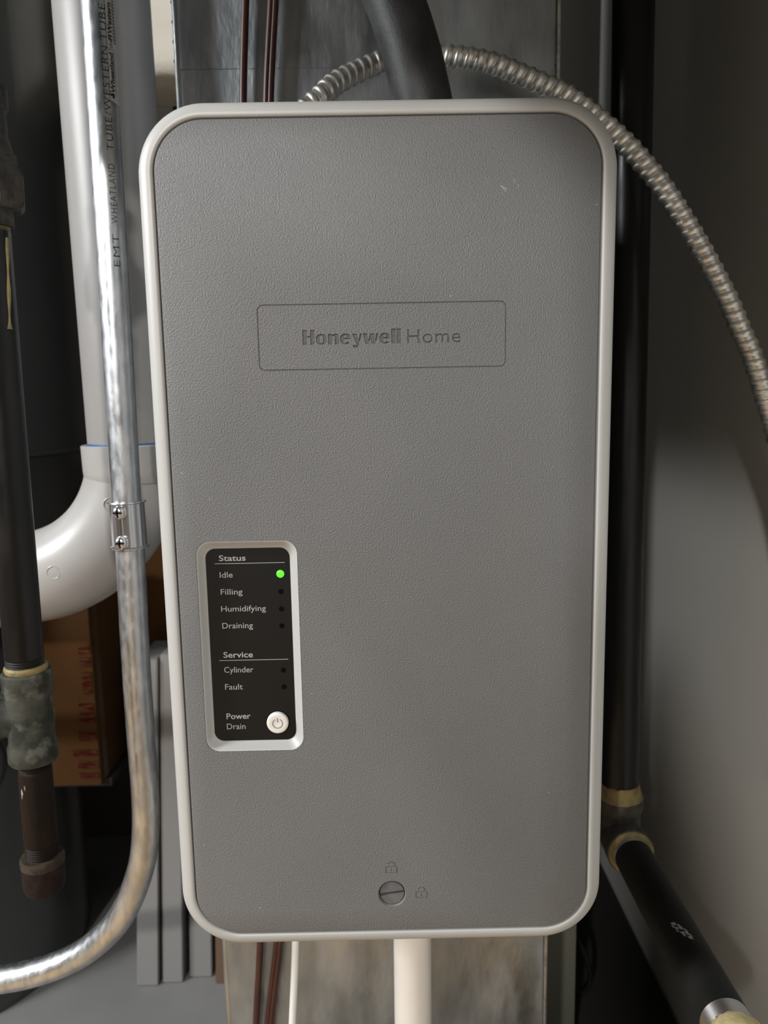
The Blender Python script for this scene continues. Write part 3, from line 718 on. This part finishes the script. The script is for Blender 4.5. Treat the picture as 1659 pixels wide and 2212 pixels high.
# cartons
ct_ = thing('cardboard_carton', 'brown cardboard carton with red print behind the vent elbow', 'box')
q = [P(60, 1700, .45), P(218, 1702, .45), P(200, 1180, .45), P(60, 1180, .45)]
bm = bmesh.new(); z0_ = q[0].z; X0, X1 = P(92, 1700, .45).x, P(220, 1702, .45).x; zt = .545
box(bm, (X0, .45, z0_), (X1, .72, zt), .002); obj('carton_body', bm, M_card, ct_)
bm = bmesh.new()
for y0, y1 in ((1395, 1412), (1420, 1440), (1452, 1500), (1520, 1560), (1580, 1600), (1620, 1634), (1645, 1660), (1670, 1682)):
    a, b_ = P(172 + random.uniform(-14, 10), y1, .449), P(214, y0, .449); box(bm, (a.x, .4485, a.z), (min(b_.x, X1 - .002), .4502, b_.z))
obj('printed_block', bm, M_redp, ct_, False)
bm = bmesh.new(); box(bm, (X1 - .0002, .462, z0_ + .004), (X1 + .0006, .475, zt - .004)); obj('packing_tape', bm, M_tape, ct_, False)
ct2 = P(350, 1260, .60)
bm = bmesh.new(); box(bm, (X1 + .012, .56, P(240, 1400, .56).z), (P(372, 1260, .56).x, .735, P(240, 1100, .56).z), .002)
tag(obj('cardboard_box', bm, M_card), 'dim brown cardboard box showing between conduit and humidifier', 'box')
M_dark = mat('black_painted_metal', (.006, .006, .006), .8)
bm = bmesh.new(); box(bm, (X0 - .002, .47, z0_ - .012), (X1 + .006, BY, z0_ - .0003), .002)
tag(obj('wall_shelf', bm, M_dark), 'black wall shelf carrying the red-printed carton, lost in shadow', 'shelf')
zs2 = P(240, 1400, .56).z
bm = bmesh.new(); box(bm, (X1 + .010, .59, zs2 - .012), (P(372, 1260, .56).x, BY, zs2 - .0003), .002)
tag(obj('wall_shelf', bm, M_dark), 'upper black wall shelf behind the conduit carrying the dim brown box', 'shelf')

# grey boards standing on the floor
def board(name, bl, br, tr_, tl, m, label, cat, depth=.2, group=None, Yo=None):
    f0 = PF(*bl); Y = Yo or f0.y
    b0, b1 = P(*bl, Y), P(*br, Y); t1_, t0_ = P(*tr_, Y), P(*tl, Y)
    b0.z = b1.z = 0.0005; bm = bmesh.new(); hexa(bm, [b0, b1, t1_, t0_], (0, depth, 0), .0012)
    return tag(obj(name, bm, m), label, cat, group)
board('grey_panel', (295, 2131), (342, 2131), (340, 1425), (296, 1425), M_greyp, 'upright thin grey panel, leftmost of three beside the conduit', 'panel', .16, 'upright grey panels')
board('grey_panel', (351, 2124), (395, 2124), (388, 1414), (345, 1414), M_greyp, 'upright thin grey panel, middle of three beside the conduit', 'panel', .17, 'upright grey panels')
board('grey_panel', (410, 2112), (458, 2112), (448, 1405), (402, 1405), M_greyp, 'upright thin grey panel, right of three, partly under the humidifier', 'panel', .17, 'upright grey panels')
board('brown_board', (466, 2126), (505, 2126), (492, 1405), (458, 1405), M_brown, 'brown wooden board standing between grey panels and duct', 'board', .15)
# olive cabinet right of the duct
a = P(1246, 2100, .33)
bm = bmesh.new(); box(bm, (xr + .004, .34, 0), (P(1244, 2100, .34).x, .60, P(1200, 1900, .34).z), .002)
tag(obj('metal_post', bm, M_olive), 'dull olive metal post right of the duct under the humidifier', 'post')
